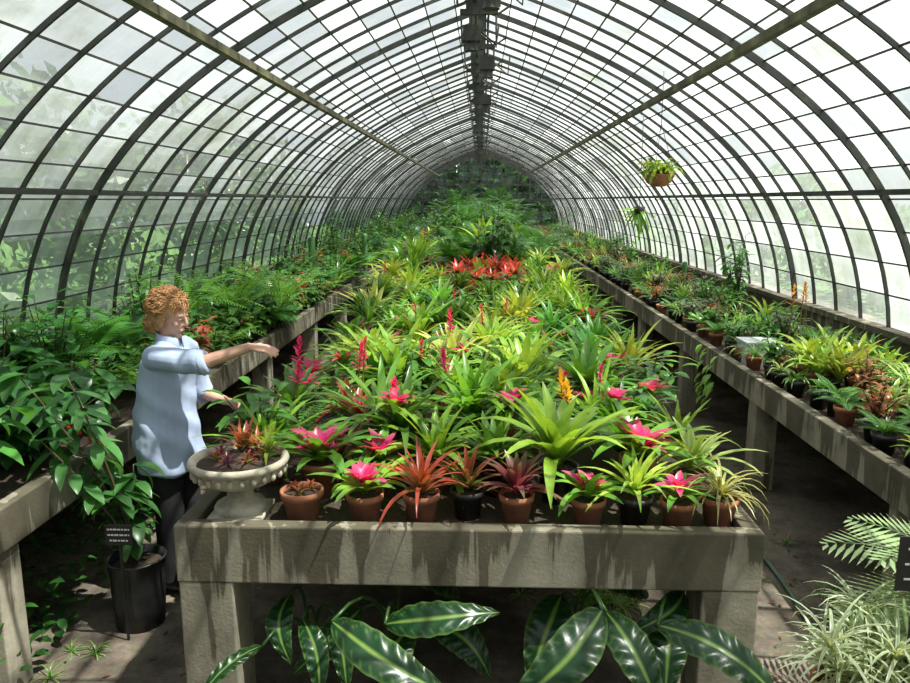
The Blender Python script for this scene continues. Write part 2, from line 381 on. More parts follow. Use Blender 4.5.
for s,nm in ((-1,'wall_left'),(1,'wall_right')):
    mb=MB(); box(mb,min(s*3.2,s*3.38),max(s*3.2,s*3.38),Y0,Y1,0,1.06); box(mb,min(s*3.14,s*3.42),max(s*3.14,s*3.42),Y0,Y1,1.06,1.11)
    mb.build(nm,[M_conc],smooth=False)
mb=MB(); box(mb,-3.2,3.2,Y0,Y1,-.1,0); mb.build('floor',[M_dirt],smooth=False)
mb=MB(); box(mb,-40,40,-20,70,-.3,-.101); mb.build('garden_lawn',[M_grass],smooth=False)
# ridge vent mechanism: pipes, gear wheels, rocker arms, hanging gear boxes
mb=MB()
tube(mb,[(-.06,Y0+.1,3.60),(-.06,Y1-.2,3.60)],.018,6)
tube(mb,[(.05,Y0+.1,3.70),(.05,Y1-.2,3.70)],.010,6)
for i,y in enumerate(np.arange(1.6,31,1.35)):
    tube(mb,[(-.06,y,3.60),(-.06,y+.1,3.84)],.014,5)
    tube(mb,[(-.06,y,3.60),(.12,y+.04,3.46),(.12,y+.1,3.72),(.24,y+.12,3.80)],.012,5)
    tube(mb,[(-.06,y+.3,3.60),(-.19,y+.3,3.52),(-.20,y+.35,3.80)],.012,5)
    tube(mb,[(-.06,y-.02,3.60),(-.06,y+.02,3.60)],.07,12)
    box(mb,-.13,.02,y+.45,y+.50,3.50,3.85); box(mb,-.18,.12,y+.62,y+.66,3.54,3.58)
    if i in (1,2,3,4,6,9):
        sx=(-1)**i*.07
        box(mb,sx-.09,sx+.05,y+.7,y+.82,3.36,3.48); tube(mb,[(sx-.02,y+.76,3.48),(sx-.02,y+.76,3.85)],.012,5)
        tube(mb,[(sx-.02,y+.76,3.36),(sx-.02,y+.76,3.29)],[.04,.06],10); tube(mb,[(sx+.05,y+.76,3.42),(sx+.18,y+.78,3.32),(sx+.20,y+.8,3.5)],.008,5)
mb.build('ridge_vent_mechanism',[M_frame],smooth=False)

# ------------------------------------------------------------ benches
def bench(name,x0,x1,y0,y1,ztop=.85,face=.24,legx=(),legs=(),rim=.07,lw=.22):
    mb=MB(); zb=ztop-face
    box(mb,x0,x1,y0,y0+rim,zb,ztop); box(mb,x0,x1,y1-rim,y1,zb,ztop)
    box(mb,x0,x0+rim,y0+rim,y1-rim,zb,ztop); box(mb,x1-rim,x1,y0+rim,y1-rim,zb,ztop)
    box(mb,x0+rim,x1-rim,y0+rim,y1-rim,zb+.03,ztop-.06)
    for yl in legs:
        for xl in legx: box(mb,xl,xl+lw,yl,yl+lw,0,zb)
    box(mb,x0+rim+.002,x1-rim-.002,y0+rim+.002,y1-rim-.002,ztop-.06,ztop-.045,mat=1)
    o=mb.build(name,[M_conc,M_soil],smooth=False,loc=((x0+x1)/2,y0,0)); b=o.modifiers.new('b','BEVEL'); b.width=.01; b.segments=2; b.limit_method='ANGLE'
    return o
bench('concrete_plant_bench',-1.20,1.09,2.71,30.2,legx=(-1.195,.865),legs=[2.712]+list(np.arange(4.9,30,2.2)))
bench('concrete_plant_bench',-3.12,-1.97,2.3,30.2,face=.19,legx=(-2.15,-3.1),legs=list(np.arange(2.8,30,2.0)),lw=.16)
bench('concrete_plant_bench',1.97,3.12,3.3,30.2,face=.19,legx=(1.99,2.94),legs=[3.35]+list(np.arange(5.3,30,2.0)),lw=.16)

# ------------------------------------------------------------ stone urn
mb=MB(); ux,uy=-.995,2.92
box(mb,ux-.11,ux+.11,uy-.11,uy+.11,.806,.835,mat=4)
lathe(mb,(ux,uy,.835),[(.105,0),(.11,.015),(.10,.03),(.075,.04),(.055,.06),(.052,.085),(.07,.10),(.09,.112),(.13,.125),(.165,.15),(.18,.175),(.182,.19),(.198,.198),(.205,.212),(.20,.225),(.185,.228),(.172,.215),(.165,.2)],40,mat=4)
for i in range(26):
    a=i*2*math.pi/26; ellipsoid(mb,(ux+.185*math.cos(a),uy+.185*math.sin(a),.835+.172),(.012,.012,.017),mat=4,nu=8,nv=6)
lathe(mb,(ux,uy,1.04),[(.17,0),(.08,.02),(0,.025)],24,mat=3)
for q in range(7):
    a=q*.9; bromeliad(mb,(ux+.09*math.cos(a),uy+.08*math.sin(a),1.05),.07,10,'purple' if q%2 else 'bronze',.012,4)
bromeliad(mb,(ux+.0,uy+.10,1.06),.16,12,'bronze',.022,5)
bromeliad(mb,(ux+.11,uy+.05,1.05),.15,12,'lime',.02,5)
leafs=[(-.02,.08,(.65,.14,.04)),(.05,.10,(.7,.2,.05))]
for dx,dy,c in leafs:
    for q in range(8): leaf(mb,(ux+dx,uy+dy,1.07),q*GA,D(U(35,80)),.9,U(.09,.15),.018,5,3,((.3,.25,.05),c,c))
mb.build('stone_urn_planter',PM+[M_stone],loc=(ux,uy,.8))

# ------------------------------------------------------------ front rows of potted plants
zb=.806
def potted(name,x,y,plant,r=.075,h=.12,mat=1,z=zb):
    mb=MB(); pot(mb,(x,y,z),r,h,mat); plant(mb,(x,y,z+h*.95)); return mb.build(name,PM,loc=(x,y,z))
br=lambda Rr,n,s,W=.035,k=0,up=1.0:(lambda m,p:bromeliad(m,p,Rr,n,s,W,7,up,k,False))
potted('potted_succulent',-.73,2.89,lambda m,p:[bromeliad(m,(p[0]+dx,p[1]+dy,p[2]-.01),.05,9,'bronze',.012,3) for dx,dy in ((0,0),(.03,.03),(-.03,.02),(0,-.04))],.085,.13,1)
potted('potted_pink_bromeliad',-.47,2.89,br(.22,28,'pink',.045))
potted('potted_bronze_bromeliad',-.24,2.90,br(.29,28,'redleaf',.026,3))
potted('potted_bronze_bromeliad',-.05,2.94,br(.25,24,'bronze',.028,3),.07,.12,2)
potted('potted_bronze_bromeliad',.15,2.90,br(.24,24,'purple',.035),.07,.12,1)
potted('potted_pink_bromeliad',.44,2.89,br(.20,26,'pink',.045),.07,.11)
potted('potted_green_bromeliad',.63,2.90,br(.27,26,'lime',.032,3),.072,.12,2)
potted('potted_pink_bromeliad',.80,2.88,br(.20,26,'pink',.035),.07,.11)
potted('potted_spider_plant',.97,2.90,lambda m,p:spider(m,p,.22,50,((.28,.32,.09),(.40,.38,.13)),(.38,.37,.14),.016),.075,.12)
potted('potted_pink_bromeliad',-.71,3.15,br(.33,34,'pink',.055),.08,.16)
potted('potted_pink_bromeliad',-.45,3.20,br(.24,26,'pink',.05),.08,.14)
potted('potted_green_bromeliad',-.20,3.24,br(.36,32,'green',.045))
potted('potted_green_bromeliad',.34,3.13,br(.46,26,'green',.065,0,1.6),.09,.16,2)
potted('potted_pink_bromeliad',.70,3.2,br(.33,34,'pink',.06),.08,.18)
potted('potted_green_bromeliad',.94,3.2,br(.29,28,'varieg',.035))
potted('potted_green_bromeliad',.07,3.2,br(.33,28,'mid',.045),.075,.12,2)
potted('potted_green_bromeliad',-.98,3.3,br(.36,28,'green',.035))

# ------------------------------------------------------------ central bed
mb=MB(); y=3.45
greens=['green']*7+['lime']*4+['mid']*5+['dark']*3+['varieg']*1
while y<31:
    far=y>11; dx=.27 if not far else .36
    x=-1.05+U(0,.1)
    while x<1.02:
        if y>30 : break
        px,py=x+U(-.08,.08),y+U(-.09,.09)
        base=.88+min(.30,max(0,(y-5.5)*.07))+U(-.03,.06)
        r=R(); seg=6 if y<7 else (5 if y<12 else 4); n=24 if y<8 else (18 if y<14 else 13); 
        if y>9 and abs(x)<.85 and R()<.22+.014*(y-9):
            t=R(); g=U(.5,1)
            if t<.4: palm(mb,(px,py,base),9,U(.5,.8),(.06*g,.20*g,.03*g),U(.1,.45))
            elif t<.75: shrub(mb,(px,py,base),U(.5,1.0),.3,9,.18,.07,((.03,.12*g,.02),(.1*g,.28*g,.04)),6)
            else: bromeliad(mb,(px,py,base+U(.1,.3)),U(.5,.75),16,'green',.055,seg,1.6)
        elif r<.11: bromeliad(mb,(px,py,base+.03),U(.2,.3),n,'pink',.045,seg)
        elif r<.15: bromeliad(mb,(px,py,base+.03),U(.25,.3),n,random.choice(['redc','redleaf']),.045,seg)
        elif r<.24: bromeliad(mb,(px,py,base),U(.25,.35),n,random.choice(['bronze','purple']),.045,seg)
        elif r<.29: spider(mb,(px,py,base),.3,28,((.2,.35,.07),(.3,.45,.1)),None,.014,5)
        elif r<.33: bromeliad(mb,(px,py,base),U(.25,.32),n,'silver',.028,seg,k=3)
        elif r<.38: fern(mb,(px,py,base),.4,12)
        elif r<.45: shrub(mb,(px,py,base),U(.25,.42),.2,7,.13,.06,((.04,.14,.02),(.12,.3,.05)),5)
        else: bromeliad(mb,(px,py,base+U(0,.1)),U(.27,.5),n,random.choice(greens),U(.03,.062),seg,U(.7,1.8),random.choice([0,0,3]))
        if R()<.05 and y<14: spike(mb,(px,py,base),U(.35,.48),random.choice([(.75,.04,.2),(.7,.05,.1)]),12,.04,.02)
        x+=dx*U(.8,1.2)
    y+=.28 if not far else .38
for (x,y_,h,c) in ((-1.06,4.05,.42,(.75,.04,.22)),(-.98,3.75,.36,(.75,.04,.22)),(-.68,3.85,.42,(.75,.05,.18)),(-.45,3.6,.30,(.8,.04,.2)),(-.15,3.95,.38,(.8,.04,.25)),(-.2,4.9,.45,(.8,.06,.2)),(.42,3.55,.34,(.9,.55,.05)),(.45,3.58,.30,(.9,.6,.05))):
    spike(mb,(x,y_,.92),h,c,20,.05,.022,.15)
for (x,y_,s,Rr) in ((-.05,3.7,'green',.5),(.25,4.3,'lime',.55),(-.5,4.4,'green',.5),(.6,4.2,'mid',.45),(.1,5.3,'green',.5),(-.75,4.9,'lime',.45),(.3,6.4,'lime',.55),(-.3,6.2,'mid',.5)):
    bromeliad(mb,(x,y_,.98),Rr,30,s,.055,8,1.5,0,False)
for (x,y_,s) in ((.66,3.62,'pink'),(.88,3.8,'redc'),(.15,3.48,'pink'),(-.40,3.45,'pink'),(.78,4.5,'pink'),(-.1,4.7,'pink'),(.62,5.3,'redc'),(-.85,4.5,'redc'),(.9,6.2,'redleaf'),(-.6,6.6,'redc')):
    bromeliad(mb,(x,y_,1.08+U(-.02,.03)),.19,22,s,.045,6,.9,0,False)
for x in (-.22,-.05,.1,.25,.40):
    for y_ in (7.9,8.3,8.6): 
        q=(x+U(-.08,.08),y_+U(-.12,.12),1.32+U(-.06,.06))
        for i in range(14): leaf(mb,q,i*GA,D(U(15,75)),U(.3,1.0),U(.14,.26),.045,4,3,((.2,.12,.04),(.5,.06,.04),(.45,.03,.04)),j=.4)
for (x,y_,h) in ((-.6,27,1.5),(.1,28.5,1.4),(.7,26.5,1.5),(-.2,25,1.3),(.5,29,1.8),(-.8,29.3,1.8),(.9,23.5,1.2),(-.85,22,1.2),(.0,21,1.1)):
    shrub(mb,(x,y_,.85),h,.6,14,.28,.12,((.02,.08,.015),(.05,.16,.03)),8); palm(mb,(x,y_,.85),9,.8,(.04,.13,.02),h*.7,.25)
mb.build('bromeliad_collection',PM,clamp=True)

# ------------------------------------------------------------ side bench plants
def sidebed(s,y0,mb):
    y=y0
    while y<30:
        far=y>12; x=2.10 if s<0 else 2.14
        while x<3.0:
            px,py=s*(x+U(-.05,.05)),y+U(-.08,.08); z=.83; r=R(); sg=5 if not far else 4; n=18 if not far else 12; g=U(.6,1.25)
            if s<0:
                tall=.85 if x>2.5 else .55
                if y>14: tall+=.3
                if r<.40: 
                    c=random.choice([((.03,.13,.03),(.06,.2,.04)),((.05,.17,.03),(.10,.26,.05)),((.08,.22,.05),(.15,.32,.07))]); c=[tuple(np.array(q)*g) for q in c]
                    shrub(mb,(px,py,z),U(.3,tall),.24,8,U(.10,.18),U(.04,.08),c,6 if not far else 5)
                elif r<.56: fern(mb,(px,py,z+.1),U(.3,.5),13 if not far else 9,random.choice([(.08,.22,.03),(.14,.31,.05)]))
                elif r<.66: palm(mb,(px,py,z),8,U(.4,.6),(.06*g,.2*g,.035),U(.05,.25))
                elif r<.72: shrub(mb,(px,py,z),.45,.2,8,.1,.05,random.choice([((.4,.1,.04),(.5,.2,.05)),((.5,.06,.06),(.3,.15,.05))]),6)
                elif r<.75: cactus(mb,(px,py,z),U(.4,.8),.045)
                else: bromeliad(mb,(px,py,z+.05),U(.3,.5),n,random.choice(greens+['bronze','bronze']),.045,sg,1.3)
                x+=U(.24,.34)
            else:
                front=x<2.45
                pot(mb,(px,py,.806),.065,.11,random.choice([1,2,2]))
                z=.91; k=.62 if front else .95
                if y>9: k*=1.4
                if r<.2: spider(mb,(px,py,z),.26*k,26,((.13,.3,.06),(.22,.42,.1)),random.choice([None,None,(.5,.55,.3)]),.014,5)
                elif r<.42: bromeliad(mb,(px,py,z),.18*k,16,random.choice(['silver','bronze','dark','green']),.025,4,1,3)
                elif r<.46 and y>7: cactus(mb,(px,py,z-.02),U(.08,.3)*k,.03)
                elif r<.58: fern(mb,(px,py,z),.30*k,11,(.12*g,.30*g,.05),.05)
                elif r<.74: shrub(mb,(px,py,z),.33*k,.14,7,.08,.035,random.choice([((.05,.2,.03),(.12,.3,.05)),((.12,.16,.09),(.2,.26,.15))]),6)
                elif r<.79: shrub(mb,(px,py,z),.25,.13,6,.06,.03,((.4,.1,.05),(.35,.17,.06)),5)
                elif r<.84 and not front and y>7: shrub(mb,(px,py,z),U(.5,.8),.15,5,.13,.05,((.04,.15,.03),(.08,.25,.05)),7)
                elif r<.90: pass
                else: bromeliad(mb,(px,py,z),.36*k,16,random.choice(greens),.035,sg,1.6)
                x+=U(.19,.27)
        y+=.27 if s<0 else .25
        if far: y+=.08
mb=MB(); sidebed(-1,4.5,mb); mb.build('mixed_foliage_plants',PM,clamp=True)
mb=MB(); sidebed(1,3.5,mb)
for q in range(6): bromeliad(mb,(2.42+U(-.15,.2),5.2+U(-.3,.3),.92),.38,14,'lime',.045,6,2.2)
for q in range(7): spider(mb,(2.75+U(-.2,.2),4.4+U(-.3,.3),.95),.38,30,((.2,.45,.08),(.3,.55,.12)),(.50,.62,.25),.018,6)
for q in range(3): spike(mb,(2.5+q*.12,6.1+q*.1,.92),.50,(.85,.36,.04),12)
for q in range(30):
    a=U(0,1); p=(1.95,U(6.1,6.6),.86-.45*a); leaf(mb,p,math.pi+U(-.8,.8),-.6,.7,.10,.05,4,1,((.2,.42,.06),(.3,.5,.1)))
for q in range(70): bromeliad(mb,(U(2.12,2.95),U(3.42,4.2),.92),U(.05,.09),9,random.choice(['silver','bronze','purple','green']),.018,3,1,3)
mb.build('potted_greenhouse_plants',PM,clamp=True)
mb=MB()
for (x,y,h) in ((-2.35,3.0,.50),(-2.75,3.1,.66),(-2.3,3.5,.42),(-2.7,3.7,.58),(-2.35,4.05,.38),(-2.85,4.2,.5)):
    g=U(.9,1.6); shrub(mb,(x,y,.83),h,.38,10,.20,.095,((.025*g,.10*g,.025),(.06*g,.19*g,.045)),6,.9)
mb.build('coffee_shrub',PM,clamp=True)
mb=MB()
for q in range(3): fern(mb,(-2.5+q*.3,6.2+q*.4,1.1),.68,24,(.13,.31,.045),.09,24)
pot(mb,(-2.5,6.2,.806),.14,.26); pot(mb,(-2.2,6.6,.806),.12,.26)
mb.build('potted_fern',PM)
mb=MB(); x,y=-1.71,3.42
lathe(mb,(x,y,0),[(0,0.001),(.115,.001),(.125,.12),(.13,.25),(.14,.35),(.145,.355),(.135,.36),(.13,.31)],24,mat=2)
lathe(mb,(x,y,.31),[(.132,0),(.06,.02),(0,.025)],24,mat=3)
for b,(ex,ey,ez) in enumerate(((-.45,-.1,1.0),(-.25,.05,.85),(.0,.05,.5),(-.55,.1,.7),(-.18,-.15,1.0),(-.35,.15,.55),(-.02,-.05,.4),(-.3,-.2,.7))):
    t=np.linspace(0,1,7); P=np.stack([x+ex*t**1.4,y+ey*t,.32+ez*t**.9],1); tube(mb,P,np.linspace(.009,.003,7),5,(.16,.12,.07),0)
    for q in range(8):
        f=.35+.65*q/7; pt=[np.interp(f,t,P[:,m]) for m in range(3)]
        for s in (0,1): leaf(mb,pt,R()*6.28,U(-.7,.3),U(.4,1.2),U(.12,.19),U(.05,.075),6,1,((.05,.16,.045),(.10,.26,.07)),fold=.25,j=.35)
for q in range(5): ellipsoid(mb,(x-.1-.05*q,y-.05,.95+.03*q),(.012,.012,.012),(.6,.06,.03),0,8,6)
mb.build('potted_coffee_shrub',PM,loc=(x,y,0))
# ------------------------------------------------------------ plant labels
M_lab=simple('black_label',[(.3,(.01,.01,.01)),(.7,(.02,.02,.02))],5,.5,0); M_wht=simple('label_lettering',[(.3,(.5,.5,.48)),(.7,(.6,.6,.58))],5,.6,0)
def label(x,y,z,w,h,z0,rows):
    mb=MB(); box(mb,x-w/2,x+w/2,y-.003,y+.003,z-h/2,z+h/2); box(mb,x-.006,x+.006,y+.003,y+.009,z0,z)
    for r_ in range(rows):
        zz=z+h/2-h*(r_+.8)/(rows+.6); k=w*U(.3,.42); cx=x-k
        while cx<x+k:
            q=U(.008,.02)*w/.12; box(mb,cx,min(cx+q,x+k),y-.0045,y-.003,zz-.0035,zz+.0035,mat=1); cx+=q+.005
    mb.build('plant_label',[M_lab,M_wht],smooth=False,loc=(x,y,z0))
label(-1.70,3.25,.55,.13,.10,.0,3)
label(1.515,2.45,.87,.15,.20,0,3)

# ------------------------------------------------------------ big striped leaves under bench
def bigleaf(mb,b,t,W,root,sag=.07,dark=(.010,.05,.014),light=(.22,.35,.07)):
    b=np.array(b,float); t=np.array(t,float); n=48; m=12; d=t-b; L=np.linalg.norm(d); d/=L
    s=np.cross(d,[0,-.55,.83]); s/=np.linalg.norm(s); nn=np.cross(s,d); nn=nn if nn[2]>0 else -nn
    V=[];C=[]; sw=U(-.05,.05)
    for i in range(n+1):
        u=i/n; w=W/2*math.sin(math.pi*u**.75)**.75 if 0<u<1 else .001
        for j in range(-m//2,m//2+1):
            v=j/(m/2); p=b+d*L*u+s*(w*v+sw*math.sin(math.pi*u))+nn*(sag*4*u*(1-u)+.3*w*abs(v)-.15*w*v*v*2)+nn*.006*math.sin(u*44+abs(v)*5)*abs(v)
            V.append(p); st=(u*12-abs(v)*1.6)%1.0
            k=1.0 if abs(v)<.1 else (.38*(1-abs(v)*.6) if st<.2 else 0)
            if abs(v)>.95: k=.35
            C.append(np.array(dark)*(1-k)+np.array(light)*k)
    w_=m+1; F=[(i*w_+j,i*w_+j+1,(i+1)*w_+j+1,(i+1)*w_+j) for i in range(n) for j in range(m)]
    mb.add(V,F,np.array(C),0)
    root=np.array(root,float); q=np.linspace(0,1,8)[:,None]; ctl=np.array([root[0],root[1],b[2]+.1])
    tube(mb,(1-q)**2*root+2*q*(1-q)*ctl+q*q*b,.007,6,(.05,.12,.03),0)
def sp(name,root,leaves):
    mb=MB()
    for b,t,W in leaves: bigleaf(mb,b,t,W,(root[0]+U(-.03,.03),root[1]+U(-.03,.03),0))
    mb.build(name,PM,loc=root)
sp('striped_calathea',(-.35,2.95,0),[((-.55,2.55,.55),(-.08,2.36,.37),.15),((-.36,2.62,.50),(.08,2.60,.57),.14),((-.5,2.9,.4),(-.75,2.7,.22),.15),((-.3,2.9,.3),(-.32,2.6,.16),.16),((-.3,3.0,.5),(-.1,3.2,.3),.17),((-.2,2.95,.3),(.05,2.8,.15),.15)])
sp('striped_calathea',(.42,2.95,0),[((.46,2.58,.60),(.10,2.36,.34),.18),((.48,2.62,.57),(.64,2.36,.32),.15),((.35,2.95,.45),(.2,2.7,.2),.18),((.5,3.0,.5),(.75,3.2,.35),.17)])
sp('striped_calathea',(.80,2.98,0),[((.66,2.55,.56),(1.06,2.34,.38),.15),((.8,2.9,.4),(.72,2.62,.2),.16),((.85,2.9,.5),(.6,2.75,.4),.12)])
sp('striped_calathea',(-.72,2.98,0),[((-.72,2.78,.42),(-.62,2.6,.18),.10),((-.85,2.65,.38),(-1.06,2.45,.24),.06),((-.6,2.85,.40),(-.52,2.65,.18),.10),((-.8,2.9,.46),(-.75,2.7,.26),.11)])
mb=MB()
for q in range(520):
    x=U(-2.75,-1.95); y=U(2.5,5.5); leaf(mb,(x,y,U(.02,.34)),R()*6.28,U(-.2,.8),.8,U(.05,.10),.045,4,1,((.02,.08,.02),(.05,.15,.03)))
mb.build('ground_ivy',PM)
mb=MB()
for q in range(45): spider(mb,(U(.2,.9),U(3.6,4.8),0),U(.1,.2),14,((.2,.4,.06),(.3,.5,.1)),None,.008,4)
for q in range(26): spider(mb,(random.choice([U(-1.95,-1.75),U(1.8,1.95)]),U(2.9,7),0),U(.08,.16),12,((.12,.3,.05),(.2,.4,.08)),None,.008,4)
mb.build('floor_weeds',PM)
mb=MB()
for q in range(900):
    x=random.choice([U(-1.95,-1.15),U(1.1,1.95),U(-1.9,1.9)]); c=random.choice([(.15,.09,.04),(.2,.14,.07),(.09,.05,.025),(.07,.10,.03)])
    leaf(mb,(x,U(1.8,9),.004),R()*6.28,U(0,.3),.4,U(.02,.05),U(.01,.022),2,1,(c,c))
mb.build('leaf_litter',PM)
# right foreground plants
mb=MB(); pot(mb,(1.42,2.52,0),.18,.34,1)
for q in range(24):
    a=R()*6.28; rr=.2*math.sqrt(R()); spider(mb,(1.42+rr*math.cos(a),2.52+rr*math.sin(a),.33+U(0,.20)),.24,22,((.28,.38,.18),(.42,.52,.32)),(.60,.66,.50),.017,6)
mb.build('variegated_spider_plant',PM,loc=(1.42,2.52,0))
mb=MB(); pot(mb,(2.0,2.72,0),.17,.32,2); tube(mb,[(2.0,2.72,.28),(2.0,2.72,.55)],[.06,.05],10,(.15,.1,.06))
for q,(a,e,bn,L) in enumerate(((2.9,.85,1.1,.68),(3.25,.5,1.0,.68),(3.6,.4,1.0,.62),(3.05,.2,.8,.6),(2.5,.9,1.0,.6),(4.2,.7,1.2,.6),(5,.8,1.2,.6),(.5,.8,1.2,.6),(1.5,.8,1.2,.6),(3.4,1.05,1.2,.66))):
    frond(mb,(2.0,2.72,.55),a,e,bn,L,.26,20,(.22,.34,.14),.12,.024,(.42,.52,.3))
mb.build('potted_cycad',PM,loc=(2.0,2.72,0))
M_hose=simple('green_rubber',[(.3,(.06,.10,.08)),(.7,(.12,.17,.13))],5,.5,0)
mb=MB(); t=np.linspace(0,1,40); P=np.stack([1.60+.12*np.sin(t*5)-.1*t,3.0+t*4.0,np.full(40,.015)],1); tube(mb,P,.012,8,mat=0); mb.build('garden_hose',[M_hose])
mb=MB(); hx,hy,hz=1.60,7.0,2.22
lathe(mb,(hx,hy,hz),[(0,0),(.06,.005),(.11,.04),(.14,.10),(.145,.11),(.135,.11)],20,mat=1); lathe(mb,(hx,hy,hz),[(.135,.10),(0,.11)],20,mat=3)
for q in range(3):
    a=q*2.09; tube(mb,[(hx+.14*math.cos(a),hy+.14*math.sin(a),hz+.11),(hx,hy,hz+.55)],.003,4,(.1,.1,.1),2)
tube(mb,[(hx,hy,hz+.55),(hx,hy,3.22)],.003,4,(.1,.1,.1),2)
for q in range(220):
    a=R()*6.28; rr=U(0,.14); leaf(mb,(hx+rr*math.cos(a),hy+rr*math.sin(a),hz+.10+U(0,.12)),a+U(-.5,.5),U(-.7,1.0),1.0,U(.05,.12),.035,4,1,random.choice([(Br,Yg),(Yg,(.6,.65,.15)),(Mi,Br)]))
mb.build('hanging_basket',PM,loc=(hx,hy,hz))
mb=MB()
for q in range(30): leaf(mb,(1.85,9.0,2.0),R()*6.28,U(-1.4,.2),.6,U(.2,.4),.04,5,0,(Mi,Br))
tube(mb,[(1.85,9,2.0),(1.85,9,3.08)],.004,4,(.1,.1,.1),2); lathe(mb,(1.85,9,1.93),[(0,0),(.05,.01),(.07,.1),(.06,.1)],12,mat=2)
mb.build('hanging_staghorn_fern',PM)
M_bag=simple('white_plastic',[(.3,(.40,.43,.43)),(.7,(.52,.55,.55))],14,.4,.1)
mb=MB(); bx,by,bz=2.24,6.0,.806
for (x0,x1,y0,y1) in ((-.14,.14,-.12,-.112),(-.14,.14,.112,.12),(-.14,-.132,-.112,.112),(.132,.14,-.112,.112)): box(mb,bx+x0,bx+x1,by+y0,by+y1,bz,bz+.18)
box(mb,bx-.132,bx+.132,by-.112,by+.112,bz,bz+.01); box(mb,bx-.15,bx+.15,by-.13,by+.13,bz+.18,bz+.195)
mb.build('plastic_propagator_box',[M_bag],smooth=False,loc=(bx,by,bz))

# ------------------------------------------------------------ outside trees
def belt(name,x,y0,y1,H,cols,n=900):
    mb=MB(); y=y0
    while y<y1:
        h=H*U(.7,1.2); xx=x+U(-.8,.8)
        tube(mb,[(xx,y,-.1),(xx+.1,y,h*.7)],[.12,.06],6,(.1,.08,.05))
        cloud(mb,(xx,y,h*.62),(1.6,1.9,h*.42),n,.16,cols,.6); cloud(mb,(xx*.97,y+.5,.6),(1.2,1.8,.8),n//3,.14,cols,.5)
        y+=U(2.2,3.8)
    mb.build(name,PM)
belt('garden_trees',-8.6,-2,33,4.6,[(.03,.07,.02),(.06,.13,.03),(.11,.19,.05)])
belt('garden_trees',9.0,-2,33,2.6,[(.06,.16,.03),(.12,.22,.05)],600)
mb=MB()
for x in np.arange(-6,7,1.5):
    for z in (1.2,3.2): cloud(mb,(x,36.5,z),(1.6,1,1.8),800,.3,[(.015,.05,.01),(.03,.09,.02)])
mb.build('garden_hedge',PM)

# ------------------------------------------------------------ woman
PX,PY=-1.66,3.82
yaw=D(-8); TW=np.array(Matrix.Translation((PX,PY,0))@Matrix.Rotation(yaw,4,'Z'))
def skinmat():
    m=simple('skin',[(.3,(.46,.25,.17)),(.7,(.56,.33,.24))],8,.55,.05); m.node_tree.nodes['Principled BSDF'].inputs['Subsurface Weight'].default_value=.1; return m
M_skin=skinmat()
M_shirt=simple('pale_blue_cotton',[(.3,(.33,.40,.57)),(.7,(.42,.49,.66))],4,.85,.15)
M_trou=simple('black_trousers',[(.3,(.008,.008,.01)),(.7,(.02,.02,.022))],6,.85,.1)
M_hair=simple('reddish_blonde_hair',[(.3,(.28,.13,.05)),(.55,(.48,.25,.10)),(.8,(.74,.48,.25))],30,.5,.1)
M_shoe=simple('shoe_leather',[(.3,(.02,.015,.012)),(.7,(.05,.035,.03))],6,.5,.1)
M_eye=simple('eye_white',[(.3,(.5,.47,.44)),(.7,(.6,.56,.53))],4,.3,0); M_iris=simple('iris',[(.3,(.03,.03,.03)),(.7,(.05,.04,.03))],4,.2,0)
M_lip=simple('lips',[(.3,(.42,.13,.1)),(.7,(.5,.17,.13))],4,.5,0)
def remesh(mb,name,vox,mat,it=3,disp=None,parent=None):
    o=mb.build(name+'_tmp',[mat]); r=o.modifiers.new('r','REMESH'); r.mode='VOXEL'; r.voxel_size=vox
    if it: s=o.modifiers.new('s','SMOOTH'); s.factor=.5; s.iterations=it
    dg=bpy.context.evaluated_depsgraph_get(); dg.update(); me=bpy.data.meshes.new_from_object(o.evaluated_get(dg)); bpy.data.objects.remove(o)
    if disp:
        n=len(me.vertices); co=np.zeros(n*3); me.vertices.foreach_get('co',co); no=np.zeros(n*3); me.vertices.foreach_get('normal',no)
        co=co.reshape(-1,3); no=no.reshape(-1,3); loc=(co-TW[:3,3])@TW[:3,:3]; co=co+no*disp(loc)[:,None]; me.vertices.foreach_set('co',co.ravel()); me.update()
    me.materials.clear(); me.materials.append(mat); me.polygons.foreach_set('use_smooth',[True]*len(me.polygons)); me.polygons.foreach_set('material_index',[0]*len(me.polygons))
    me.name=name; q=bpy.data.objects.new(name,me); bpy.context.scene.collection.objects.link(q)
    if parent: q.parent=parent
    return q
def torso(mb,rows,seg=28):
    V=[]
    th=np.arange(seg)*2*math.pi/seg
    for z,cx,rx,ry in rows: V.append(np.stack([cx+rx*np.cos(th),ry*np.sin(th),np.full(seg,z)],1))
    F=[];n=len(rows)
    for i in range(n-1):
        for j in range(seg):
            k=(j+1)%seg;F.append((i*seg+j,i*seg+k,(i+1)*seg+k,(i+1)*seg+j))
    F.append(tuple(range(seg))[::-1]);F.append(tuple((n-1)*seg+j for j in range(seg)))
    mb.add(np.concatenate(V),F,(.5,.5,.5),0)
def interp(pts,rad,n=10):
    pts=np.array(pts,float); k=np.linspace(0,1,len(pts)); t=np.linspace(0,1,n)
    return np.stack([np.interp(t,k,pts[:,q]) for q in range(3)],1),np.interp(t,k,rad)
SH_R=(.03,-.155,1.32); EL_R=(.29,-.16,1.30); WR_R=(.515,-.08,1.375)
SH_L=(.03,.155,1.32); EL_L=(.06,.22,1.05); WR_L=(.25,.15,1.02)
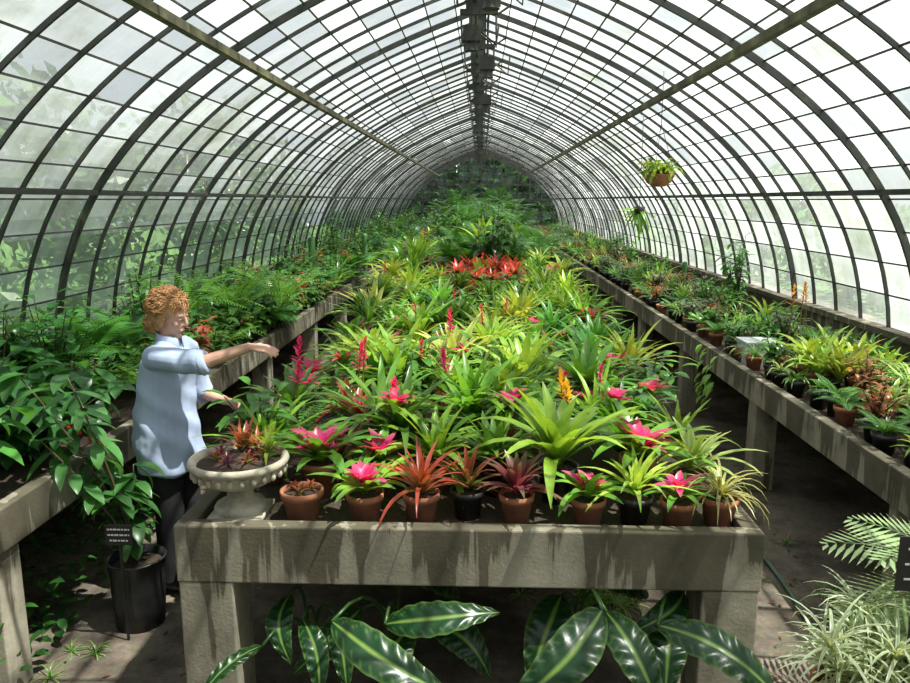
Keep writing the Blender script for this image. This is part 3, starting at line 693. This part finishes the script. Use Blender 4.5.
def hand(mb,w,d,n,curl=.5,thumb=1):
    w=np.array(w,float); d=np.array(d,float); d/=np.linalg.norm(d); n=np.array(n,float); n-=d*(n@d); n/=np.linalg.norm(n); s=np.cross(n,d)*thumb
    P=[w-d*.01,w+d*.02,w+d*.05,w+d*.085]; tube(mb,P,[.022,.029,.036,.034],14,hint=n,rb=[.018,.016,.014,.012])
    for i,(o,L) in enumerate(((.027,.068),(.009,.076),(-.009,.071),(-.026,.056))):
        p=w+d*.078+s*o; ang=0; pts=[p-d*.02,p]
        for q,f in enumerate((.45,.30,.25)):
            ang+=curl*(.55+.12*i) ; dd=d*math.cos(ang)-n*math.sin(ang)+s*o*.8; dd/=np.linalg.norm(dd); p=p+dd*L*f; pts.append(p)
        tube(mb,pts,[.0085,.0085,.008,.0075,.006],8,hint=n)
    p=w+d*.02+s*.022; pts=[p-s*.012,p+s*.016+d*.018-n*.004,p+s*.022+d*.045-n*.018,p+s*.012+d*.068-n*.03]; tube(mb,pts,[.012,.0115,.0095,.007],8,hint=n)
HC=(.045,0,1.505); HM=Matrix.Translation(HC)@Matrix.Rotation(D(-4),4,'Z')@Matrix.Rotation(D(15),4,'Y')@Matrix.Scale(.92,4); TH=np.array(HM)
b=MB(); b.T=TW
torso(b,[(.80,0,.11,.15),(.9,0,.115,.155),(1.0,0,.105,.145),(1.1,.0,.1,.135),(1.2,.01,.11,.145),(1.27,.02,.105,.155),(1.32,.02,.085,.15),(1.36,.02,.06,.10),(1.39,.02,.05,.06)])
P,r=interp([(.01,0,1.32),(.02,0,1.39),(.035,0,1.47)],[.056,.046,.044]); tube(b,P,r,14,hint=(1,0,0))
for s in (-1,1):
    P,r=interp([(0,s*.075,.88),(.005,s*.085,.66),(.01,s*.09,.47),(-.01,s*.09,.30),(0,s*.09,.08)],[.080,.072,.055,.052,.036],14); tube(b,P,r,14,hint=(1,0,0))
for S,E,W in ((SH_R,EL_R,WR_R),(SH_L,EL_L,WR_L)):
    P,r=interp([S,E,W],[.048,.039,.024],14); r=r.copy(); r[9]*=1.05; tube(b,P,r,12)
    ellipsoid(b,S,(.05,.05,.05))
hand(b,WR_R,(1,.10,-.10),(.1,-.35,1),.45,1)
hand(b,WR_L,(1,-.15,-.15),(.1,.8,.6),.6,1)
for s in (-1,1): P,r=interp([(-.03,s*.09,.05),(.06,s*.09,.04),(.14,s*.09,.03)],[.035,.038,.028]); tube(b,P,r,10)
b.T=TW@TH
ellipsoid(b,(-.005,0,.035),(.092,.074,.088)); ellipsoid(b,(.020,0,-.035),(.066,.054,.082)); 
P,r=interp([(.082,0,.03),(.110,0,-.014),(.088,0,-.024)],[.007,.011,.009],6); tube(b,P,r,8,hint=(0,1,0))
ellipsoid(b,(.062,0,-.096),(.024,.022,.018)); ellipsoid(b,(.077,0,.030),(.013,.046,.008))
for s in (-1,1): ellipsoid(b,(-.005,s*.074,-.005),(.018,.009,.028)); ellipsoid(b,(.058,s*.032,-.022),(.020,.020,.020)); ellipsoid(b,(.072,s*.029,.004),(.012,.015,.006))
ellipsoid(b,(.082,0,-.056),(.012,.022,.010))
woman=remesh(b,'woman',.0046,M_skin,2)
def mbT(T): m=MB(); m.T=T; return m
e=mbT(TW@TH)
for s in (-1,1):
    ellipsoid(e,(.075,s*.029,.011),(.011,.012,.005),mat=0,nu=12,nv=8); ellipsoid(e,(.083,s*.029,.010),(.004,.004,.004),mat=1,nu=10,nv=6)
e.build('eyes',[M_eye,M_iris],parent=woman)
e=mbT(TW@TH); ellipsoid(e,(.091,0,-.054),(.004,.018,.003)); ellipsoid(e,(.090,0,-.060),(.004,.015,.004)); e.build('lips',[M_lip],parent=woman)
s_=MB(); s_.T=TW
torso(s_,[(.69,-.01,.160,.195),(.75,-.01,.160,.195),(.88,-.018,.154,.192),(1.0,-.02,.146,.177),(1.12,-.01,.140,.17),(1.20,.0,.138,.168),(1.27,.01,.125,.170),(1.32,.015,.095,.158),(1.36,.018,.068,.105),(1.39,.02,.058,.068)])
def ln(A,B_,f): return tuple(np.array(A)*(1-f)+np.array(B_)*f)
P,r=interp([(.01,-.11,1.30),SH_R,ln(SH_R,EL_R,.55),ln(EL_R,WR_R,.04)],[.066,.066,.064,.062],12); tube(s_,P,r,16)
P,r=interp([(.01,.11,1.30),SH_L,ln(SH_L,EL_L,.5),ln(EL_L,WR_L,.05)],[.066,.066,.066,.062],12); tube(s_,P,r,16)
def wr(l):
    x,y,z=l[:,0],l[:,1],l[:,2]; k=np.clip((1.42-z)*2.2,0.15,1); lo=np.clip((1.2-z)*3,0,1)
    fold=np.abs(np.sin(11*y+9*x+2.2*np.sin(z*5)))**2.5      # long hanging folds towards the hem
    arm=np.abs(np.sin(26*x+10*z))**3*np.clip((x-.1)*8,0,1)
    drag=np.abs(np.sin(20*z+14*x+2*y+np.sin(9*y)))**3
    return .016*fold*lo+.011*drag*k*(1-.4*lo)+.008*arm-.003
remesh(s_,'shirt',.0065,M_shirt,4,wr,woman)
c=MB(); c.T=TW
for s in (-1,1):
    a=np.linspace(0,math.pi*.93,12); V=[]
    for t in a:
        x,y=.025-math.cos(t)*.056,s*math.sin(t)*.056; fl=.018+.02*(t/3); cx=x-.025
        V+=[(x,y,1.43-.03*t/3),(.025+cx*1.12,y*1.12,1.425-.03*t/3),(.025+cx*1.12+.3*fl*(t/3),y*(1.12+fl*6),1.38-.03*t)]
    c.add(V,[(i*3+j,i*3+j+1,i*3+j+4,i*3+j+3) for i in range(11) for j in (0,1)],(.5,.5,.5))
co=c.build('collar',[M_shirt],parent=woman); q=co.modifiers.new('s','SOLIDIFY'); q.thickness=.004
cf=MB(); cf.T=TW
tube(cf,[ln(EL_R,WR_R,-.06),ln(EL_R,WR_R,.10)],[.067,.062],18); tube(cf,[ln(EL_L,WR_L,.0),ln(EL_L,WR_L,.17)],[.064,.060],18)
cu=cf.build('rolled_cuffs',[M_shirt],parent=woman); q=cu.modifiers.new('b','BEVEL'); q.width=.012; q.segments=3
t_=MB(); t_.T=TW
torso(t_,[(.72,0,.115,.15),(.82,0,.122,.160),(.92,0,.118,.158),(.98,0,.110,.148)])
for s in (-1,1):
    P,r=interp([(0,s*.075,.82),(.005,s*.085,.64),(.01,s*.09,.46),(0,s*.09,.25),(-.005,s*.09,.07)],[.083,.082,.075,.07,.07],14); tube(t_,P,r,16,hint=(1,0,0))
remesh(t_,'trousers',.008,M_trou,4,lambda l:.004*np.sin(40*l[:,2]+20*l[:,0])*np.cos(9*l[:,1]),woman)
t_=MB(); t_.T=TW
for s in (-1,1):
    P,r=interp([(-.06,s*.09,.05),(.04,s*.092,.05),(.13,s*.095,.038),(.19,s*.095,.03)],[.038,.046,.046,.026],10); tube(t_,P,r,14,hint=(0,0,1),rb=np.minimum(r,.048))
remesh(t_,'shoes',.006,M_shoe,3,None,woman)
h=MB(); h.T=TW@TH
ellipsoid(h,(-.025,0,.052),(.105,.094,.096)); ellipsoid(h,(-.052,0,-.018),(.076,.086,.090)); 
for s in (-1,1): ellipsoid(h,(-.022,s*.066,-.008),(.036,.024,.054))
random.seed(3)
for q in range(2400):   # loose wavy locks lying back and down over the skull
    a=U(0,6.28); ph=math.acos(U(-.9,1)); dx,dy,dz=math.sin(ph)*math.cos(a),math.sin(ph)*math.sin(a),math.cos(ph)
    if dx>.45 and dz<.45: continue
    if dz<-.1 and dx>-.0: continue
    p=np.array([-.03+.105*dx,.094*dy,.044+.102*dz]) if dz>-.1 else np.array([-.052+.079*dx,.088*dy,-.018+.095*dz])
    nrm=np.array([dx,dy,dz]); dn=np.array([-1.1,0,-1])+np.array([U(-1,1),U(-1,1),U(-.6,.6)])*.6; dn=dn-nrm*(dn@nrm); dn/=np.linalg.norm(dn)+1e-6; t2=np.cross(nrm,dn)
    Lk=U(.035,.07); t=np.linspace(0,1,8); w_=U(.003,.008); phs=U(0,6.28)
    P=p+nrm*.001+np.outer(Lk*t,dn)+np.outer(w_*np.sin(t*6+phs)*t**.5,t2)+np.outer(.018*np.sin(t*math.pi*.8)*U(.3,1.6)-.25*Lk*t*t,nrm)
    tube(h,P,np.linspace(.0034,.0009,8),4)
h.build('hair',[M_hair],parent=woman)

# ------------------------------------------------------------ lights, world, camera
w=bpy.data.worlds.new('World'); bpy.context.scene.world=w; w.use_nodes=True; N=w.node_tree.nodes; L=w.node_tree.links; N.clear()
o=N.new('ShaderNodeOutputWorld'); bg=N.new('ShaderNodeBackground'); tc=N.new('ShaderNodeTexCoord'); sx=N.new('ShaderNodeSeparateXYZ'); L.new(tc.outputs['Generated'],sx.inputs[0])
r=ramp(N,[(0,(.88,.93,.97)),(.25,(.80,.88,.98)),(1,(.60,.74,.97))]); L.new(sx.outputs['Z'],r.inputs['Fac']); L.new(r.outputs['Color'],bg.inputs['Color']); bg.inputs['Strength'].default_value=.78; L.new(bg.outputs[0],o.inputs[0])
sd=bpy.data.lights.new('sun','SUN'); sd.energy=20; sd.angle=D(.5); sd.color=(1,.95,.86); so=bpy.data.objects.new('sun',sd); bpy.context.scene.collection.objects.link(so)
v=Vector((.40,-.14,1.0)); so.rotation_euler=v.to_track_quat('Z','Y').to_euler(); so.location=(5,3,12)
cd=bpy.data.cameras.new('camera'); cam=bpy.data.objects.new('camera',cd); bpy.context.scene.collection.objects.link(cam); cam.location=(0,0,2.1); cam.rotation_euler=(D(90-10.65),0,D(2.0)); cd.sensor_width=36; cd.lens=29.67; cd.clip_end=200
sc=bpy.context.scene; sc.camera=cam
sc.view_settings.view_transform='Standard'; sc.view_settings.exposure=0.0
print('verts total',sum(len(m.vertices) for m in bpy.data.meshes))
